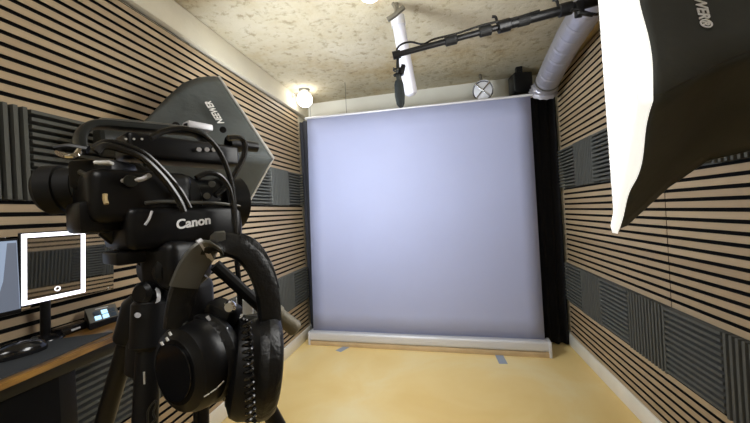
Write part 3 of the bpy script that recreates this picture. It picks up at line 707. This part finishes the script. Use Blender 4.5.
# ------------------------------------------------------------------ tripod
tp = thing('tripod', 'black video tripod with fluid head and pan handle carrying the camcorder', 'tripod', (.97, .4, 0))
MB().box(lw(.985, (ya + yb) / 2, 1.1415), (.05, .13, .016), RH, bev=.003).build('quick_release_plate', M['blackm'], tp)
hc = D(172, 268, .43)
MB().box(D(178, 262, .44), (.055, .075, .06), bev=.012, seg=3).build('head_block', M['blackm'], tp)
tdr = V((.9, -.42, .0)).normalized()
MB().lathe(D(170, 268, .44), tdr, [(-.035, 0), (-.035, .024), (-.03, .029), (.03, .029), (.036, .024), (.036, .012), (.032, 0)], 30).build('tilt_drum', M['blackm'], tp)
MB().box(D(176, 305, .45), (.075, .075, .07), bev=.014, seg=3).build('pan_base', M['blackm'], tp)
MB().lathe(D(172, 322, .45), (0, 0, -1), [(0, .03), (.004, .046), (.02, .052), (.05, .055), (.06, .03), (.06, 0)], 30).build('bowl', M['blackm'], tp)
MB().tube([D(110, 232, .42), D(124, 246, .42), D(152, 268, .43)], .007, 10, 4).build('tilt_lever', M['blackm'], tp)
MB().lathe(D(119, 238, .415), D(108, 228, .41) - D(119, 238, .415), [(-.006, .008), (0, .012), (.016, .013), (.02, .009), (.02, 0)], 16).build('lever_knob', M['blackp'], tp)
kd = D(140, 294, .395) - D(158, 292, .42)
MB().lathe(D(156, 292, .415), kd, [(-.01, .006), (0, .006), (.002, .013), (.02, .014), (.024, .010), (.024, 0)], 18).build('lock_knob', M['blackp'], tp)
MB().lathe(D(151, 297, .405), kd, [(0, .0145), (.003, .0152), (.006, .0145)], 20).build('knob_ring', M['alu'], tp)
# pan handle
h0, h1 = D(215, 265, .445), D(262, 308, .475); g0_, g1_ = D(268, 306, .48), D(297, 330, .50)
MB().tube([h0, h1], .0085, 10, 0).build('pan_bar', M['blackm'], tp)
MB().cyl(D(262, 302, .475), D(277, 316, .487), .012).build('handle_joint', M['blackp'], tp)
MB().lathe(g0_, g1_ - g0_, [(0, .008), (.002, .0125), (.02, .0125), (.022, .0105), ((g1_ - g0_).length - .004, .012), ((g1_ - g0_).length, .008), ((g1_ - g0_).length, 0)], 20).build('handle_grip', M['tan'], tp)
def leg(a, b_, r):
    t = a.z / (a.z - b_.z); f = a + (b_ - a) * t
    mid = a.lerp(f, .42)
    o = MB().cyl(a, mid, r).build('leg', M['blackm'], tp)
    MB().cyl(mid + (a - f).normalized() * .02, a + (f - a) * (1 - .02), r * .72).build('lower_tube', M['greyp'], o)
    MB().lathe(mid, a - f, [(-.03, r), (-.025, r * 1.35), (.025, r * 1.35), (.03, r)], 16).build('leg_lock', M['blackp'], o)
    MB().lathe(V((f.x, f.y, 0)), (0, 0, 1), [(0, 0), (0, .016), (.012, .018), (.03, .010), (.03, 0)], 16).build('rubber_foot', M['rubber'], o)
    MB().lathe(a + (f - a).normalized() * -.006, a - f, [(-.035, r), (-.03, r * 1.5), (.02, r * 1.55), (.03, r), (.03, 0)], 16).build('leg_joint', M['blackm'], o)
leg(D(133, 322, .435), D(104, 423, .455), .0115)
leg(D(150, 325, .405), D(145, 423, .385), .0135)
leg(D(222, 325, .47), D(276, 423, .52), .0125)
MB().cyl(D(203, 340, .46), D(204, 520, .46), .0075).build('centre_column', M['blackm'], tp)
MB().lathe(D(268, 401, .50), D(276, 410, .49) - D(268, 401, .50), [(-.004, 0), (-.004, .006), (0, .008), (.01, .008), (.013, .005), (.013, 0)], 16).build('red_knob', M['red'], tp)
for px, py in ((137, 315), (168, 336)): MB().cyl(D(px, py, .385), D(px + 1, py + .5, .375), .0028).build('rivet', M['alu'], tp)
MB().tube([D(144, 372, .362), D(144.5, 384, .362)], .0010).build('scale_mark', M['greyprint'], tp)
tag(MB().tube([D(148, 424, .37), D(148, 411, .37), D(155, 401, .37), D(156, 405, .37), D(153, 413, .37), D(155, 419, .37), D(151, 424, .37)], .0011).build('thin_strap', M['greyp']), 'thin grey cord loop dangling beside the front tripod leg', 'cord')

# white card
tag(MB().prism([D(236, 298, .475), D(252.5, 303, .485), D(253.5, 328, .485), D(240, 326, .475)], FW * .002).build('white_card', M['paper']), 'small white card behind the headphones, under the pan handle of the tripod', 'card')

# ------------------------------------------------------------------ headphones
hp = thing('headphones', 'black over-ear headphones with grey headband hanging on the tripod head', 'headphones', D(222, 330, .38))
wd = RX * .62 + UP * .35 + FW * .7
arc = [(178, 326, .352), (181, 303, .353), (188, 279, .356), (201, 257, .362), (220, 245, .372), (241, 249, .383), (257, 265, .391), (267, 290, .396), (270, 322, .396)]
AP = [D(*p) for p in arc]
MB().band(AP, wd, .028, .015).build('headband', M['leather'], hp)
top = [D(184, 287, .349), D(192, 268, .352), D(203, 253, .358), D(217, 245.5, .368), D(224, 244, .374)]
MB().band(top, wd, .031, .008).build('headband_cover', M['satin'], hp)
MB().band([top[2] + UP * .001, top[2].lerp(top[3], .3) + UP * .0015], wd, .033, .0095).build('cover_ridge', M['alu'], hp)
MB().band([D(236, 243.5, .378), D(250, 251, .385), D(262, 270, .391), D(269, 292, .394)], wd, .030, .006).build('cover_strip', M['leather'], hp)
def cup(c, axis, r, name, sq=1.0, up=UP):
    axis = axis.normalized()
    o = MB().lathe(c, axis, [(-.012, 0), (-.012, r * .95), (0, r), (.010, r * .98), (.018, r * .9), (.022, r * .72), (.023, r * .7), (.023, 0)], 40, 1, sq, a=RX).build(name, M['blackp'], hp)
    MB().lathe(c - axis * .014, axis, [(r * .32 * math.sin(2 * math.pi * k / 12), r * .80 + r * .24 * math.cos(2 * math.pi * k / 12)) for k in range(13)], 40, 1, sq, a=RX).build('ear_pad', M['leather'], o)
    MB().lathe(c + axis * .0225, axis, [(0, r * .60), (.0015, r * .61), (.003, r * .6), (.003, 0)], 36, 1, sq, a=RX).build('cap', M['gloss'], o)
    return o
c1 = D(195, 363, .36); x1 = -FW * .9 - RX * .42
cu1 = cup(c1, x1, .046, 'ear_cup', 1.04)
c2 = D(250, 365, .392); x2 = RX * .78 + FW * .35 - UP * .1
cu2 = cup(c2, -x2, .054, 'ear_cup', 1.08)
for (p, q) in (((204.5, 396.5), (209, 393.8)), ((211, 392.3), (216.5, 388.5)), ((218, 387), (223.5, 381.5))):
    MB().tube([D(*p, .318), D(*q, .318)], .0013, 6, 0, flat=.5).build('printed_mark', M['greyprint'], cu1)
for (px, py) in ((162, 344), (167, 339.5), (170, 334)):
    MB().tube([D(px - 1, py - 2, .322), D(px + 1.2, py + 1.4, .322)], .0012, 6, 0).build('printed_mark', M['greyprint'], cu1)
MB().tube([D(190, 300, .366), D(197, 285, .37), D(206, 276, .372)], .0030).build('adjust_rod', M['satin'], hp)
MB().tube([D(184, 322, .355), D(188, 335, .35), D(200, 338, .35), D(222, 344, .352)], .006, 10).build('yoke', M['greyp'], hp)
MB().box(D(222, 316, .39), (.034, .03, .032), Matrix.Rotation(.4, 3, 'Y'), bev=.006).build('hinge_block', M['blackp'], hp)
MB().lathe(D(231, 306, .372), -FW, [(0, .003), (.001, .0065), (.004, .007), (.006, .005), (.006, .0)], 20).build('hinge_screw', M['chrome'], hp)
MB().tube([D(243, 320, .385), D(258, 322, .395), D(270, 335, .40)], .006, 10).build('yoke', M['greyp'], hp)
for a, b2 in (((207, 316), (210, 321)), ((226, 328), (229, 334))):
    MB().tube([D(*a, .362), D(*b2, .362)], .0018, 6, 0).build('hinge_pin', M['alu'], hp)
# coiled cord
ca, cb2 = D(246, 318, .338), D(252, 440, .322); cdv = (cb2 - ca).normalized(); A, B, _ = frame_of(cdv); CL = (cb2 - ca).length
turns = int(CL / .0062); pts = []
for k in range(turns * 12):
    t = k / (turns * 12); an = 2 * math.pi * k / 12
    pts.append(ca + cdv * CL * t + (A * math.cos(an) + B * math.sin(an)) * .0040)
MB().tube(pts, .0017, 6, 0).build('coiled_cord', M['cable'], hp)
#RIG END
# ------------------------------------------------------------------ render settings
w = bpy.data.worlds.new('world'); S.world = w; w.use_nodes = True
w.node_tree.nodes['Background'].inputs[0].default_value = (.5, .5, .5, 1); w.node_tree.nodes['Background'].inputs[1].default_value = .05
vs_ = S.view_settings; vs_.view_transform = 'Standard'; vs_.look = 'None'; vs_.gamma = 1; vs_.exposure = 0.24; vs_.use_curve_mapping = False
S.cycles.max_bounces = 8; S.cycles.diffuse_bounces = 5; S.cycles.use_denoising = True
S.cycles.sample_clamp_indirect = 6
